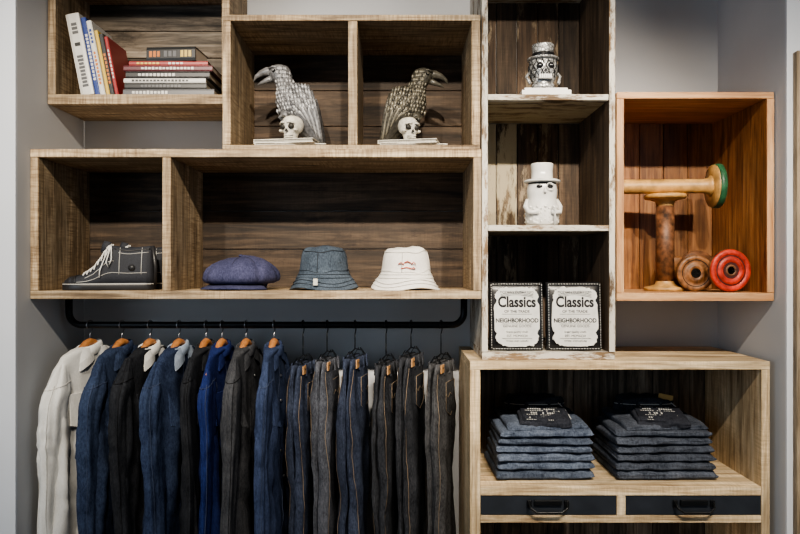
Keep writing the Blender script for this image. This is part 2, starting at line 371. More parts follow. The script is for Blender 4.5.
def jeans(name,px,yaw,mat,seed=0,th=.026,top=.135,wd_=.118,uoff=.0):
    L0=frame(px,yaw); L=lambda u,w,z:L0(u+uoff,w,z); b=MB(); n=44
    for lay in (1,-1):
        def pt(d,a,k=1.0):
            tab=[(top,wd_*.80,th*.36),(top+.05,wd_*.90,th*.46),(top+.20,wd_*1.12,th*.66),(top+.28,wd_*1.14,th*.7),(top+.40,wd_*1.0,th*.68),(top+.7,wd_*.88,th*.62),(top+1.0,wd_*.82,th*.6)]
            hu,w_=interp(tab,d); c,s=sell(a,.72); fd=min(1,(d-top)/.12)
            f=(noise.noise(V((c*2.2+seed*2,lay*3+s*.8,d*2.6+seed)))*.020+noise.noise(V((c*5+seed,lay,d*7)))*.009+noise.noise(V((c*2+d*9,lay*2,d*20+seed)))*.004)*fd
            return L(hu*c+lay*.007+noise.noise(V((seed,lay,d*5)))*.018*fd,lay*th*.55+w_*s*k+f,-d)
        b.loft([[pt(top+(1.0+.01*lay)*(i/55),2*math.pi*j/n) for j in range(n)] for i in range(56)],0,tone=.5+.15*lay)
        for a_ in (.05,-.35*lay,math.pi-.3): b.tube([pt(top+.03+.95*i/34,a_,1.02) for i in range(35)],.0015,0,5,tone=1.0)
        b.tube([pt(top+.03+.95*i/34,.62 if lay>0 else -.62,1.03) for i in range(35)],.0011,2,5)
        b.loft([[pt(d,2*math.pi*j/n,k) for j in range(n)] for d,k in ((top+.001,1.0),(top+.002,1.28),(top+.036,1.22),(top+.038,1.0))],0,tone=.85)
        for u in (-.065,-.01,.05):
            s_=lay; w0=th*.92
            b.loft([[L(u-.006,s_*w0,-top+.004),L(u+.006,s_*w0,-top+.004),L(u+.006,s_*(w0+.003),-top-.044),L(u-.006,s_*(w0+.003),-top-.044)],
                [L(u-.006,s_*(w0+.006),-top+.004),L(u+.006,s_*(w0+.006),-top+.004),L(u+.006,s_*(w0+.009),-top-.044),L(u-.006,s_*(w0+.009),-top-.044)]],0,tone=1,smooth=False)
        out=[(-.058,-.075),(.056,-.075),(.055,-.185),(-.002,-.212),(-.06,-.185)]
        b.loft([[L(p,lay*th*.9,q-top) for p,q in out],[L(p,lay*th*1.30,q-top) for p,q in out]],0,tone=.9,smooth=False)
        b.tube([L(p*.93,lay*th*1.32,q*.99-top) for p,q in out+[out[0]]],.0013,2,5)
        b.tube([L(p*.93,lay*th*1.32,q-top) for p,q in [(-.058,-.12),(-.03,-.135),(0,-.12),(.03,-.135),(.055,-.12)]],.0012,2,5)
    w0=th*.98
    b.loft([[L(.045,w0,-top-.002),L(.092,w0,-top-.002),L(.092,w0,-top-.034),L(.045,w0,-top-.034)],[L(.045,w0+.004,-top-.002),L(.092,w0+.004,-top-.002),L(.092,w0+.004,-top-.034),L(.045,w0+.004,-top-.034)]],3,smooth=False)
    hook(b,L0,-.085,1)
    zz=-top+.025
    b.tube([L0(0,0,-.07),L0(0,0,zz+.004)],.0026,1,6)
    b.tube([L(-.075,0,zz-.006),L(-.04,0,zz-.001),L(-uoff,0,zz+.006),L(.04,0,zz-.001),L(.075,0,zz-.006)],.0028,1,6)
    for u in (-.068,.068):
        for s_ in (1,-1):
            b.loft([[L(u-.008,s_*.003,zz+.004),L(u+.008,s_*.003,zz+.004),L(u+.008,s_*.006,zz-.004),L(u-.008,s_*.006,zz-.004)],
                [L(u-.008,s_*(w0+.002),-top-.016),L(u+.008,s_*(w0+.002),-top-.016),L(u+.008,s_*(w0+.006),-top-.016),L(u-.008,s_*(w0+.006),-top-.016)]],1,smooth=False)
    return b.build(name,[mat,black,thread,tagm])
dj=cloth('raw_denim_black',(.007,.008,.011),(.055,.058,.066),fade=.8); dj2=cloth('raw_denim_indigo',(.008,.011,.022),(.055,.068,.105),fade=.8); dj3=cloth('washed_black_denim',(.014,.015,.017),(.10,.10,.105),fade=.8); dj4=cloth('grey_denim',(.020,.023,.030),(.11,.115,.135),fade=.8)
jeans('hanging_jeans',303,9,dj2,1,.027,top=.15); jeans('hanging_jeans',327,10,dj4,2,.027,top=.135); jeans('hanging_jeans',355,12,dj2,3,.030,top=.125,wd_=.125)
jeans('hanging_jeans',386,13,dj,4,.028,top=.15,wd_=.122); jeans('hanging_jeans',411,17,dj,5,.028,top=.12,wd_=.125); jeans('hanging_jeans',441,22,dj3,6,.029,top=.145,wd_=.122)

# ------------------------------------------------------------------ books
def bookmat(n,c): return plain('book_'+n,c,.4,0,.05)
bm=[bookmat('cream',(.60,.59,.56)),bookmat('blue',(.02,.045,.20)),bookmat('yellow',(.60,.42,.08)),bookmat('orange',(.5,.16,.03)),bookmat('red',(.28,.02,.02)),bookmat('black',(.02,.02,.02)),bookmat('paper',(.5,.45,.37)),bookmat('grey',(.10,.10,.105)),bookmat('maroon',(.10,.018,.025))]
def book(b,w,d,h,cov,M,stripe=None):
    c=.002
    b.box(0,c,0,d,0,h,cov,M=M); b.box(w-c,w,0,d,0,h,cov,M=M)
    b.loft([[V((0,c,z)),V((w*.2,-.002,z)),V((w*.8,-.002,z)),V((w,c,z))] for z in (0,h)],cov,M=M,smooth=False)
    b.box(c,w-c,.003,d-.004,.003,h-.003,6,M=M)
    if stripe:
        for z0,z1,mi in stripe:
            nn=max(1,int((z1-z0)*h/.014)); dz=(z1-z0)*h/nn
            for i in range(nn):
                k_=.26+.06*random.random(); b.box(w*k_,w*(1-k_),-.0032,-.001,h*z0+i*dz,h*z0+i*dz+dz*.72,mi,M=M)
b=MB(); yy=.15; x=WX(81,yy)
specs=[(.052,.20,.325,0,[(.1,.5,7),(.6,.66,5),(.75,.9,7)],11),(.021,.20,.315,1,[(.2,.8,0)],11),(.020,.19,.30,0,[(.15,.6,3),(.7,.9,1)],11),(.013,.19,.265,2,None,11),(.018,.18,.25,5,[(.2,.7,3)],11),(.014,.18,.24,4,[(.3,.8,0)],11)]
for w,d,h,c,st,ang in specs:
    a=math.radians(ang); M=T(x,yy+random.random()*.012,BOOKZ+.0005)@RY(-ang)
    book(b,w,d,h,c,M,st); x+=w/math.cos(a)+.001
b.build('book_row',bm,.0006)
b=MB(); z=BOOKZ+.0005
st=[(124,215,.028,7,[(.1,.5,0)]),(125,207,.024,5,[(.2,.7,7)]),(124,206,.018,0,[(.1,.8,5)]),(126,210,.026,5,[(.15,.6,0)]),(124,213,.022,8,[(.2,.8,0)]),(129,208,.018,4,[(.1,.4,2),(.5,.7,0)])]
for a0,a1,t,c,stp in st:
    w=WX(a1,.16)-WX(a0,.16); M=T(WX(a0,.16),.15+random.random()*.01,z)@Matrix(((0,0,1,0),(0,1,0,0),(-1,0,0,t),(0,0,0,1)))
    book(b,t,.21,w,c,M,stp); z+=t+.0008
w=WX(197,.17)-WX(147,.17); M=T(WX(147,.17),.165,z)@RZ(-4)@Matrix(((0,0,1,0),(0,1,0,0),(-1,0,0,.055),(0,0,0,1)))
book(b,.055,.14,w,5,M,[(.06,.3,3),(.36,.64,7),(.7,.94,2)])
b.build('book_stack',bm,.0006)

# ------------------------------------------------------------------ ravens
bone=plain('aged_bone_resin',(.60,.57,.50),.45,0,.25,60,.3); boned=plain('socket_shadow_paint',(.02,.018,.015),.6)
RM={'L':dict(body=plain('raven_silver_body',(.15,.15,.155),.42,.2,.5,110,.5),light=plain('raven_feather_light',(.36,.36,.365),.38,.2,.3,70),dark=plain('raven_feather_dark',(.085,.085,.09),.4,.15,.5,90,.4),beak=plain('raven_beak_silver',(.16,.16,.165),.28,.2,.4,60)),  # dark entry is the feathers' own dark grey, used on wings and tail
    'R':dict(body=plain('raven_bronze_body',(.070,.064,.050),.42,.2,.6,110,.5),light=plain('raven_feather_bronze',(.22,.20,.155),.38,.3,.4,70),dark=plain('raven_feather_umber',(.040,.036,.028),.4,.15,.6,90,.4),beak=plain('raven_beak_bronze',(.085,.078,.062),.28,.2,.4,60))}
def skull(b,M,s,mb,md,n=24):
    prof=[(.30,.26,-.02,-.0),(.36,.32,0.05,-.02),(.40,.40,.22,-.02),(.44,.48,.40,0),(.62,.60,.55,.08),(.66,.72,.75,.12),(.68,.80,.95,.16),(.62,.76,1.2,.18),(.45,.58,1.38,.2),(.2,.28,1.47,.2),(.01,.01,1.48,.2)]
    rings=[]
    for rx,ry,z,oy in prof:
        rings.append([V((rx*math.cos(2*math.pi*j/n),ry*math.sin(2*math.pi*j/n)+oy,z))*s for j in range(n)])
    b.loft(rings,mb,M=M)
    for sx in (-1,1):
        b.sph((sx*.27*s,-.50*s,.74*s),(.20*s,.16*s,.18*s),md,12,M=M)
        b.sph((sx*.50*s,-.3*s,.52*s),(.14*s,.25*s,.09*s),mb,10,M=M)
        b.tube([V((sx*.08,-.66,.95))*s,V((sx*.3,-.64,.98))*s,V((sx*.5,-.5,.9))*s],.06*s,mb,6,M=M)
    b.loft([[V((-.09,-.5,.42))*s,V((.09,-.5,.42))*s,V((0,-.5,.6))*s],[V((-.09,-.64,.42))*s,V((.09,-.64,.42))*s,V((0,-.66,.6))*s]],md,M=M,smooth=False)
    for k in range(7):
        x=(k-3)*.085; 
        for zz in (.2,.09): b.box((x-.035)*s,(x+.035)*s,(-.47+abs(k-3)*.03)*s,(-.38+abs(k-3)*.03)*s,(zz)*s,(zz+.09)*s,mb,M=M)
    b.box(-.3*s,.3*s,-.435*s,-.3*s,.175*s,.2*s,md,M=M)
def raven(name,px,y,R_,sx,sc=1.0):
    k=1/255*sc; b=MB(); X=WX(px,y); Z0=BIRDZ+.0005
    def P(dx,dy,w=0): return V((X+sx*dx*k,y+w,Z0+(145-dy)*k))
    prof=[(-16,-9,58.6,3),(-21,-4,60.5,6.5),(-23.5,-1.5,64,8.3),(-23.5,-.5,68,8.8),(-21,.5,72,8.8),(-17.5,2.5,76,9),(-15.5,6,80,10.5),(-15.5,11,85,13.5),(-16,16,91,16),(-15.5,20,98,17.5),(-13,23,105,17.5),(-8.5,25,112,16),(-2,26.5,119,13),(6,28,126,10.5),(14,30,133,9),(21,32,139,8),(26,33,143,6)]
    n=32; rings=[]
    for i in range(len(prof)*4-3):
        a=i//4; f=(i%4)/4
        q=prof[-1] if a>=len(prof)-1 else tuple(prof[a][z]+(prof[a+1][z]-prof[a][z])*f for z in range(4))
        xf,xb,yy_,w=q; ring=[]
        for j in range(n):
            an=2*math.pi*j/n; ex=noise.noise(V((math.cos(an)*3,math.sin(an)*3,yy_*.35)))*.9
            c=math.cos(an); cx=(xf+xb)/2; r=(xb-xf)/2+ex*(yy_>74)
            ring.append(P(cx+r*c,yy_,(w+ex*.5)*k*math.sin(an)))
        rings.append(ring)
    b.loft(rings,0)
    def surf(dx,yy_):
        for a,c in zip(prof,prof[1:]):
            if yy_<=c[2]:
                f=max(0,(yy_-a[2])/(c[2]-a[2])); q=[a[z]+(c[z]-a[z])*f for z in range(4)]
                t=(dx-(q[0]+q[1])/2)/((q[1]-q[0])/2); return q[3]*math.sqrt(max(.02,1-t*t))
        return 6
    b.tube([P(-20,65.5),P(-25,65),P(-31,67),P(-36,70.5),P(-38.5,75)],[5.2*k,4.3*k,3.2*k,2.0*k,.4*k],1,12)
    b.tube([P(-19,71.5),P(-25,73.8),P(-31,76.5),P(-34.5,78.5)],[3.6*k,2.7*k,1.6*k,.4*k],1,10)
    for w in (-1,1):
        for r_ in range(13):
            yy_=64+r_*4.1
            for q in range(7):
                for a,c in zip(prof,prof[1:]):
                    if yy_<=c[2]: break
                xf,xb=a[0],a[1]; lim=.62 if yy_>84 else .98
                tt=(q+.5*(r_%2))/7*lim
                if yy_<74: tt=.35+.6*tt
                dx=xf+1.0+(xb-xf)*tt
                sw=surf(dx,yy_)
                L_=2.9 if yy_>84 else 2.2
                b.tube([P(dx,yy_-1.6,w*(sw-.4)*k),P(dx+.3,yy_+.6,w*(sw+.5)*k),P(dx+.8,yy_+L_,w*(sw+.2)*k)],[.8*k,1.25*k,.35*k],2 if (q*3+r_)%4 else 0,6)
        b.sph(P(-17,66.3,w*8.2*k),1.9*k,6,10); b.sph(P(-17.3,66.2,w*9.4*k),.95*k,2,8)
        b.tube([P(-22,64,w*6.6*k),P(-18,62.2,w*7.9*k),P(-12,63.5,w*8.3*k)],1.0*k,0,6)
        wr=[]
        for dx,dy,r,wd2 in [(4,79,2,10),(7,84,8,14),(10,92,11.5,17.5),(13.5,102,12.5,18.3),(17,112,11,17),(21,122,9,13.5),(26,132,6.5,10.5),(31,141,2,8)]:
            wr.append([P(dx+r*math.cos(2*math.pi*j/18),dy-r*.3*math.cos(2*math.pi*j/18),w*(wd2-1.5+2.6*math.sin(2*math.pi*j/18))*k) for j in range(18)])
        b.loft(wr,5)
        # layered flight feathers following the wing surface
        for q in range(9):
            s0=(1+q*2.6,106-q*2.2); s1=(32-(8-q)*1.9,143-(8-q)*3.4); pth=[]
            for t in (0,.2,.4,.6,.8,1):
                x_=s0[0]+(s1[0]-s0[0])*t+1.2*math.sin(t*3.1); y_=s0[1]+(s1[1]-s0[1])*t
                base=interp([(79,12),(92,19),(102,20),(112,18.8),(122,15.5),(132,12.3),(143,8.5)],y_)[0]
                pth.append(P(x_,y_,w*(base-.4-abs(q-4)*.25)*k))
            b.tube(pth,[1.0*k,1.5*k,1.5*k,1.4*k,1.1*k,.4*k],2 if q%2 else 0,8,flat=.7)
        for r_ in range(5):
            for q in range(7):
                dx=0+q*3.0+r_*1.1; yy_=83+r_*5.0+abs(q-3)*.5
                wv=interp([(79,14),(86,18),(92,19.3),(102,20.2),(112,19.3)],yy_)[0]-.35*abs(q-3)
                b.tube([P(dx,yy_-2,w*(wv-1.2)*k),P(dx+.8,yy_+1,w*(wv)*k),P(dx+2,yy_+4.6,w*(wv-.2)*k)],[1.0*k,1.6*k,.5*k],2 if (q*2+r_)%3 else 0,6)
        b.tube([P(-4,108,w*7*k),P(-5,113,(w*7.0-5)*k),P(-4,117,(w*6.5-8)*k)],[6.5*k,4.6*k,2.0*k],0,12)
        b.tube([P(-4,114,(w*6-8)*k),P(-3,116.5,(w*6-12)*k)],[1.8*k,1.5*k],1,8)
        for t in (-1,0,1): b.tube([P(-3,115,(w*6-12)*k),P(-6,114.5,(w*6+t*2.5-17)*k),P(-8,118,(w*6+t*4-21)*k)],[1.4*k,1.4*k,.5*k],1,6)
    for q in range(5):
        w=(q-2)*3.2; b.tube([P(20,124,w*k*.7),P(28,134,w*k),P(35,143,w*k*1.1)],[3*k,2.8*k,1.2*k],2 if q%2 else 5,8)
    skull(b,T(*P(2,136.5,-16*k))@RZ(-22*sx),16*k,3,4)
    for q in range(2):
        M=T(X,y,Z0+q*4.0*k)@RZ(6-q*16)
        w=34*k-q*4*k; d_=26*k
        b.box(-w,w,-d_,d_,0,.7*k,3,M=M); b.box(-w,w,-d_,d_,3.2*k,3.9*k,3,M=M); b.box(-w+.6*k,w-1.2*k,-d_+1.2*k,d_-1.2*k,.7*k,3.2*k,7,M=M); b.box(-w,-w+.8*k,-d_,d_,.5*k,3.5*k,3,M=M)
    r=RM[R_]
    return b.build(name,[r['body'],r['beak'],r['light'],bone,boned,r['dark'],beye,pag])
beye=plain('raven_eye',(.01,.01,.01),.15); pag=plain('resin_pages',(.32,.30,.26),.6,0,.3,200)
raven('raven_statue',292,.15,'L',1)
raven('raven_statue',411,.15,'R',-1,.96)

# ------------------------------------------------------------------ top-hatted figurines
cer=plain('white_ceramic',(.68,.67,.64),.22,0,.03); silv=cellmat('silver_hatched_glaze',(.03,.03,.03),(.52,.52,.51),85,.3,.25,.12,(1,1,1)); bkp=plain('black_glaze_and_brim_shade',(.012,.012,.013),.2)
def figurine(name,px,y,z0,k,mm,mm2,style):
    X=WX(px,y); M=T(X,y,z0+.0005); b=MB()
    def R(prof,mat=0,sq=1.0,n=32): b.rev([(r*k,z*k) for r,z in prof],M,n,mat,fn=(lambda p,a:V((p.x,p.y*sq,p.z))))
    if style:
        b.box(-24*k,24*k,-17*k,17*k,0,5*k,2,M=M); b.box(-21*k,21*k,-15*k,15*k,5*k,7.5*k,2,M=M)
        R([(7,7),(12,9),(11.5,13),(10,16),(12,19),(14.2,25),(14.5,30),(13.5,36),(12.8,39)],0,.9)
        R([(15.5,38.5),(15.8,39.2),(15.8,40.3),(12,41),(10.8,41.5),(10.4,47),(11.2,53),(10.8,54),(3,54.2)],0,.95)
        R([(11.4,41.4),(11.1,45)],1,.97)
        for sx in (-1,1):
            b.sph((sx*5.4*k,-12.0*k,30.5*k),(3.4*k,2.0*k,3.0*k),1,12,M=M)
            b.tube([V((sx*13*k,0,27*k)),V((sx*17*k,-1*k,22*k)),V((sx*14*k,-6*k,14*k))],1.6*k,0,8,M=M)
        b.loft([[V((-1.5*k,-11*k,25*k)),V((1.5*k,-11*k,25*k)),V((0,-11*k,28*k))],[V((-1.5*k,-13.4*k,25*k)),V((1.5*k,-13.4*k,25*k)),V((0,-13.6*k,28*k))]],1,M=M,smooth=False)
        for i in range(6): b.box((-6+i*2.1)*k,(-4.4+i*2.1)*k,-12.6*k,-9*k,18*k,22*k,2,M=M)
        b.box(-7*k,7*k,-12.2*k,-9*k,17*k,18*k,1,M=M)
        for s_ in (-1,1):
            for q in range(6):
                pts=[]
                for i in range(9):
                    t=i/8; a=math.pi*(1.08+.14*q)+s_*t*.7; z_=20+t*17; rr=interp([(16,10.4),(19,12.4),(25,14.6),(30,14.9),(39,13.2)],z_)[0]
                    pts.append(V((rr*math.cos(a)*k,rr*.9*math.sin(a)*k,z_*k)))
                b.tube(pts,.42*k,1,5,M=M)
    else:
        R([(13.5,0),(16,2),(16.4,8),(16.2,14),(15.4,20),(14.4,25),(14.2,28),(14.7,31),(15.0,36),(14,41),(13,44)],0,.92)
        R([(15.5,43.2),(18.0,43.8),(18.2,45),(16,46.2),(12,46.6),(10.6,47.2),(10.4,55),(11.2,61),(10.8,62.4),(3,62.6)],0,.95)
        R([(13.6,40.5),(13.9,42.9)],1,.95)  # black ring puts the shadow beneath the brim into the colour
        for sx in (-1,1):
            b.sph((sx*5.2*k,-12.9*k,38.5*k),(3.2*k,1.8*k,1.9*k),1,12,M=M)
            b.tube([V((sx*14.5*k,0,26*k)),V((sx*17.5*k,-4*k,19*k)),V((sx*15*k,-12*k,13*k)),V((sx*6*k,-15.5*k,13*k))],[2.2*k,2.3*k,2.2*k,2.4*k],0,10,M=M)
            b.sph((sx*7*k,-5*k,3*k),(6*k,9*k,3*k),0,12,M=M)
        b.tube([V((0,-13.6*k,36*k)),V((0,-15.8*k,33*k)),V((0,-14.2*k,32*k))],1.3*k,0,8,M=M)
        b.tube([V((9*k,-17*k,0.6*k)),V((9*k,-17*k,17*k)),V((7*k,-17.5*k,19*k))],1.1*k,0,8,M=M)
        b.tube([V((5.2*k+3.6*k*math.cos(a),-14*k,38*k+3.6*k*math.sin(a))) for a in [i*math.pi/8 for i in range(17)]],.55*k,0,6,M=M)
        for i in range(14):
            for j in range(4):
                a=math.pi+ i*.24-.1; b.sph((15.9*k*math.cos(a),14.6*k*math.sin(a),(4+j*4.2+(i%2)*2)*k),(1.3*k,1.0*k,1.3*k),0,6,M=M)
    return b.build(name,[mm,mm2,cer])
figurine('top_hat_skull_figurine',543,.08,SA,1/262,silv,bkp,True)
figurine('top_hat_peanut_figurine',542,.08,SB,1/262,cer,bkp,False)

# ------------------------------------------------------------------ printed packages
pkb=plain('package_black_film',(.012,.012,.013),.3); pkw=plain('package_white_label',(.62,.62,.59),.5,0,.12,25); pks=plain('package_silver_print',(.35,.35,.34),.4)
def package(px0,px1,py0,y,idx):
    x0,x1=WX(px0,y),WX(px1,y); w=x1-x0; h=(WZ(py0,y)-COLZ); e=bpy.data.objects.new('printed_gift_package',None); bpy.context.collection.objects.link(e)
    e.location=((x0+x1)/2,y,COLZ+.0005); e.rotation_euler=(math.radians(-4),0,0)
    W=w/2; b=MB(); rings=[]
    for i in range(17):
        z=h*i/16; cz=math.sin(math.pi*i/16)**.4; ring=[]
        for j in range(40):
            c,s=sell(2*math.pi*j/40,.45); ring.append(V((W*c*(.985+.015*cz)+.0012*noise.noise(V((z*40,s*3,idx))),(.006+.022*cz)*s,z)))
        rings.append(ring)
    b.loft(rings,0); o=b.build('pouch_body',[pkb]); o.parent=e
    b=MB(); m=110; of=[];ob=[]
    for j in range(m):
        a=2*math.pi*j/m; c,s=sell(a,.42); rr=1+.05*noise.noise(V((c*5,s*5,idx)))+.05*noise.noise(V((c*22,s*22,idx)))
        nt=1-.10*math.exp(-((abs(s)-.55)/.08)**2)*(abs(c)>.9)
        of.append(V((W*.83*c*rr*nt,-.0315,h*.49+h*.425*s*rr))); ob.append(V((W*.83*c*rr*nt,-.025,h*.49+h*.425*s*rr)))
    b.loft([ob,of],0,smooth=False); o=b.build('label',[pkw]); o.parent=e
    b=MB()
    for i in range(26):
        z=h*(.05+.9*i/25)
        for sx in (-1,1): b.sph((sx*W*.93,-.0255,z),(.002,.0015,.0045 if i%2 else .0025),0,6)
    for i in range(18):
        x=-W*.85+W*1.7*i/17
        for z in (h*.03,h*.965): b.sph((x,-.0235,z),(.0045,.0015,.0022),0,6)
    o=b.build('silver_border',[pks]); o.parent=e
    def tx(s,z,size,sxx=1,off=0):
        cu=bpy.data.curves.new('print','FONT'); cu.body=s; cu.size=size; cu.align_x='CENTER'; cu.extrude=.0003; cu.offset=off
        cu.materials.append(pkb); t=bpy.data.objects.new('printed_text',cu); bpy.context.collection.objects.link(t); t.parent=e
        t.location=(0,-.0320,z); t.rotation_euler=(math.pi/2,0,0); t.scale=(sxx,1,1)
    tx('MODERN OUTFITTERS',h*.83,.0125); tx('Classics',h*.635,.055,.82,.0017); tx('OF THE TRADE',h*.55,.014,1,.0002); tx('NEIGHBORHOOD',h*.41,.0215,.92,.0007); tx('GENUINE GOODS',h*.34,.013)
    tx('finest quality cloth',h*.26,.011); tx('EST. MCMXCIV',h*.20,.012); tx('WORK AND LEISURE',h*.13,.009)
    b=MB()
    for z in (.525,.385,.175): b.box(-W*.55,W*.55,-.0322,-.0312,h*z,h*z+.0014,0)
    for q in range(3): b.tube([V((-W*.6+W*1.2*t,-.032,h*(.77+.02*q)+.01*math.sin(t*math.pi))) for t in [i/8 for i in range(9)]],.0009,0,5)
    o=b.build('printed_rules',[pkb]); o.parent=e
package(489,543,282,.05,1); package(546,601,282,.05,2)

# ------------------------------------------------------------------ sneakers
canv=plain('black_canvas',(.022,.024,.031),.75,0,.35,300,.2); rub=plain('black_rubber',(.022,.022,.024),.4); lace=plain('white_lace',(.74,.73,.70),.8); foxw=plain('off_white_stitch_line',(.50,.49,.46),.6)
def sneaker(px,y,yaw,z0):
    M=T(WX(px,y),y,z0+.0005)@RZ(yaw); b=MB()
    top=[(0,.028),(.008,.042),(.03,.053),(.06,.057),(.085,.064),(.11,.083),(.132,.115),(.150,.146),(.163,.164),(.178,.171),(.235,.162),(.29,.168),(.315,.171),(.322,.14),(.326,.09),(.327,.05)]
    hw=[(0,.012),(.008,.030),(.03,.045),(.07,.052),(.12,.049),(.18,.042),(.25,.038),(.3,.037),(.318,.029),(.327,.014)]
    def S(x,a,k=0.0):
        t=interp(top,x)[0]; w=interp(hw,x)[0]; z=.018+(t-.018)*abs(math.sin(a))**.6; f=1-.26*max(0,(z-.05)/.12)
        p=V((x-.163,w*f*math.copysign(abs(math.cos(a))**.62,math.cos(a)),z)); nrm=V((0,math.cos(a),math.sin(a)))
        return p+nrm*k
    b.loft([[S(.327*i/59,math.pi*j/28) for j in range(29)] for i in range(60)],0,M=M)
    def outline(k,z,n=48):
        o=[]; xs=[.327*.5*(1-math.cos(math.pi*i/(n//2))) for i in range(n//2+1)]
        for x in xs: o.append(V((x-.163+(-.004 if x<.01 else 0),-interp(hw,x)[0]*k-.003,z)))
        for x in reversed(xs): o.append(V((x-.163,interp(hw,x)[0]*k+.003,z)))
        return o
    b.loft([outline(1.02,0),outline(1.06,.003),outline(1.06,.026),outline(1.0,.029)],1,M=M)
    b.loft([outline(1.075,.0215),outline(1.075,.0250)],3,M=M)
    b.tube([S(.050,math.pi*j/16,.0012) for j in range(17)],.0022,1,6,M=M)
    b.loft([[S(x,math.pi*j/20,kk) for j in range(21)] for x,kk in ((.002,.002),(.02,.0025),(.048,.002))],1,M=M,cap=False)
    b.tube([V((.326-.163,0,.02)),V((.330-.163,0,.09)),V((.320-.163,0,.170))],[.010,.009,.008],1,8,M=M)
    for sgn in (-1,1):
        A=lambda f:(math.pi/2-sgn*f)
        b.tube([S(.078+.1*i/14,A(.62),.0015) for i in range(15)],.0045,1,6,M=M,flat=.6)
        b.tube([S(.085+.1*i/14,A(1.12),.0008) for i in range(15)],.0013,3,5,M=M)
        b.tube([S(.205,A(.35+1.1*i/10),.0008) for i in range(11)],.0013,3,5,M=M)
        b.tube([S(.285,A(.35+1.1*i/10),.0008) for i in range(11)],.0013,3,5,M=M)
        b.tube([S(.20+.11*i/14,A(.75),.0008) for i in range(15)],.0011,3,5,M=M)
        b.tube([S(.055+.25*i/20,A(1.42),.0008) for i in range(21)],.0012,3,5,M=M)
        for q in range(8): b.sph(S(.078+q*.0125,A(.66),.004),.0032,3,8,M=M)
        for q in range(7):
            xa=.078+q*.0125; xb=xa+.0125
            b.tube([S(xa,A(.80),.003),S(xa+.002,A(.6),.0065),S((xa+xb)/2,A(.3),.0075),S(xb-.001,A(0),.008),S(xb,A(-.3),.0065),S(xb,A(-.66),.004)],.0029,2,6,M=M)
        b.tube([S(.172,A(.1),.008),S(.170,A(.7),.010),S(.160,A(1.15),.010),S(.168,A(1.3),.008),S(.178,A(1.1),.008),S(.174,A(.5),.008)],.0024,2,6,M=M)
        b.tube([S(.172,A(.1),.008),S(.155,A(.9),.010),S(.140,A(1.25),.010),S(.138,A(1.45),.006)],.0022,2,6,M=M)
        b.rev([(.013,-.0015),(.013,.0015)],M@T(.25-.163,sgn*.0355,.085)@RX(90),20,1)
    b.tube([V((.146-.163,0,.14)),V((.152-.163,0,.168)),V((.156-.163,0,.186))],[.018,.019,.014],0,10,M=M,flat=.5)
    b.tube([S(.185+.13*i/14,math.pi*.5+(.55),.001) for i in range(15)],.0028,1,6,M=M)
    return b.build('high_top_sneaker',[canv,rub,lace,foxw])
sneaker(110,.095,9,SHB); sneaker(127,.225,4,SHB)

# ------------------------------------------------------------------ hats
def bucket(name,px,y,wpx,hpx,mat,stitch,seed,denim):
    X=WX(px,y); R=wpx/2*(y-CY)/F; Hh=hpx*(y-CY)/F; b=MB()
    def fn(p,a):
        r=math.hypot(p.x,p.y)/R
        wv=.04*noise.noise(V((math.cos(a)*1.8+seed,math.sin(a)*1.8,p.z*14)))
        return V((p.x*(1+wv),p.y*.92*(1+wv),max(0,p.z+(.05*Hh*math.sin(a*3+seed)*(r>.85)*(p.z<.3*Hh))+ .014*noise.noise(V((p.x*16+seed,p.y*16,3)))*(r>.1)*(p.z>.4*Hh))))
    prof=[(0,.985),(.2,1.0),(.42,.985),(.53,.95),(.60,.88),(.64,.78),(.665,.65),(.69,.52),(.71,.42),(.735,.385),(.79,.31),(.86,.20),(.94,.09),(.995,.03),(1.0,.012),(.98,0.0),(.9,.06),(.75,.30),(.68,.38)]
    b.rev([(r*R,z*Hh) for r,z in prof],T(X,y,SHB+.0008),64,0,fn=fn,cap=True)
    O=V((X,y,SHB+.0008))
    for r,z in ((.72,.415),(.77,.345),(.825,.265),(.885,.18),(.94,.10)):
        b.tube([fn(V((r*R*math.cos(a),r*R*math.sin(a),z*Hh+.0018)),a)+O for a in [2*math.pi*i/64 for i in range(65)]],.0010,1,5)
    b.tube([fn(V((.605*R*math.cos(a),.605*R*math.sin(a),.88*Hh+.001)),a)+O for a in [2*math.pi*i/64 for i in range(65)]],.0016,1,5)
    for a in (-100,-10,80,170):
        a=math.radians(a); b.tube([fn(V((r*R*math.cos(a),r*R*math.sin(a),z*Hh)),a)+O for r,z in ((.61,.88),(.645,.78),(.67,.65),(.695,.52),(.715,.42))],.0014,1,5)
    M=T(X,y,SHB)
    if denim:
        b.box(-.026,-.010,-.935*R,-.86*R,.12*Hh,.27*Hh,2,M=M)
        for a in (-40,-48,-140,-132):
            aa=math.radians(a); b.sph((.67*R*math.cos(aa),.64*R*math.sin(aa)*.96,.62*Hh),.0026,1,8,M=M)
    else:
        for i,(x,z,w,h) in enumerate([(-.03,.60,.02,.012),(-.008,.63,.026,.011),(.02,.60,.016,.014),(-.02,.50,.04,.008),(.022,.49,.012,.010)]):
            b.tube([V((x,-.628*R-.002,z*Hh)),V((x+w*.5,-.636*R-.003,z*Hh+h*.6)),V((x+w,-.63*R-.002,z*Hh))],.0024,2,6,M=M)
    return b.build(name,[mat,stitch,plain('hat_tag',(.6,.58,.52),.7) if denim else plain('hat_red_embroidery',(.50,.13,.08),.8)])
hd=cloth('hat_dark_denim',(.026,.036,.050),(.12,.15,.19),fade=.8,slub=230); hwht=cloth('hat_white_canvas',(.64,.62,.58),(.80,.78,.75))
bucket('denim_bucket_hat',324,.14,69,43,hd,plain('denim_stitch',(.015,.02,.028),.8),2,True)
bucket('white_bucket_hat',406,.14,69,42,hwht,plain('white_stitch',(.42,.40,.37),.8),5,False)
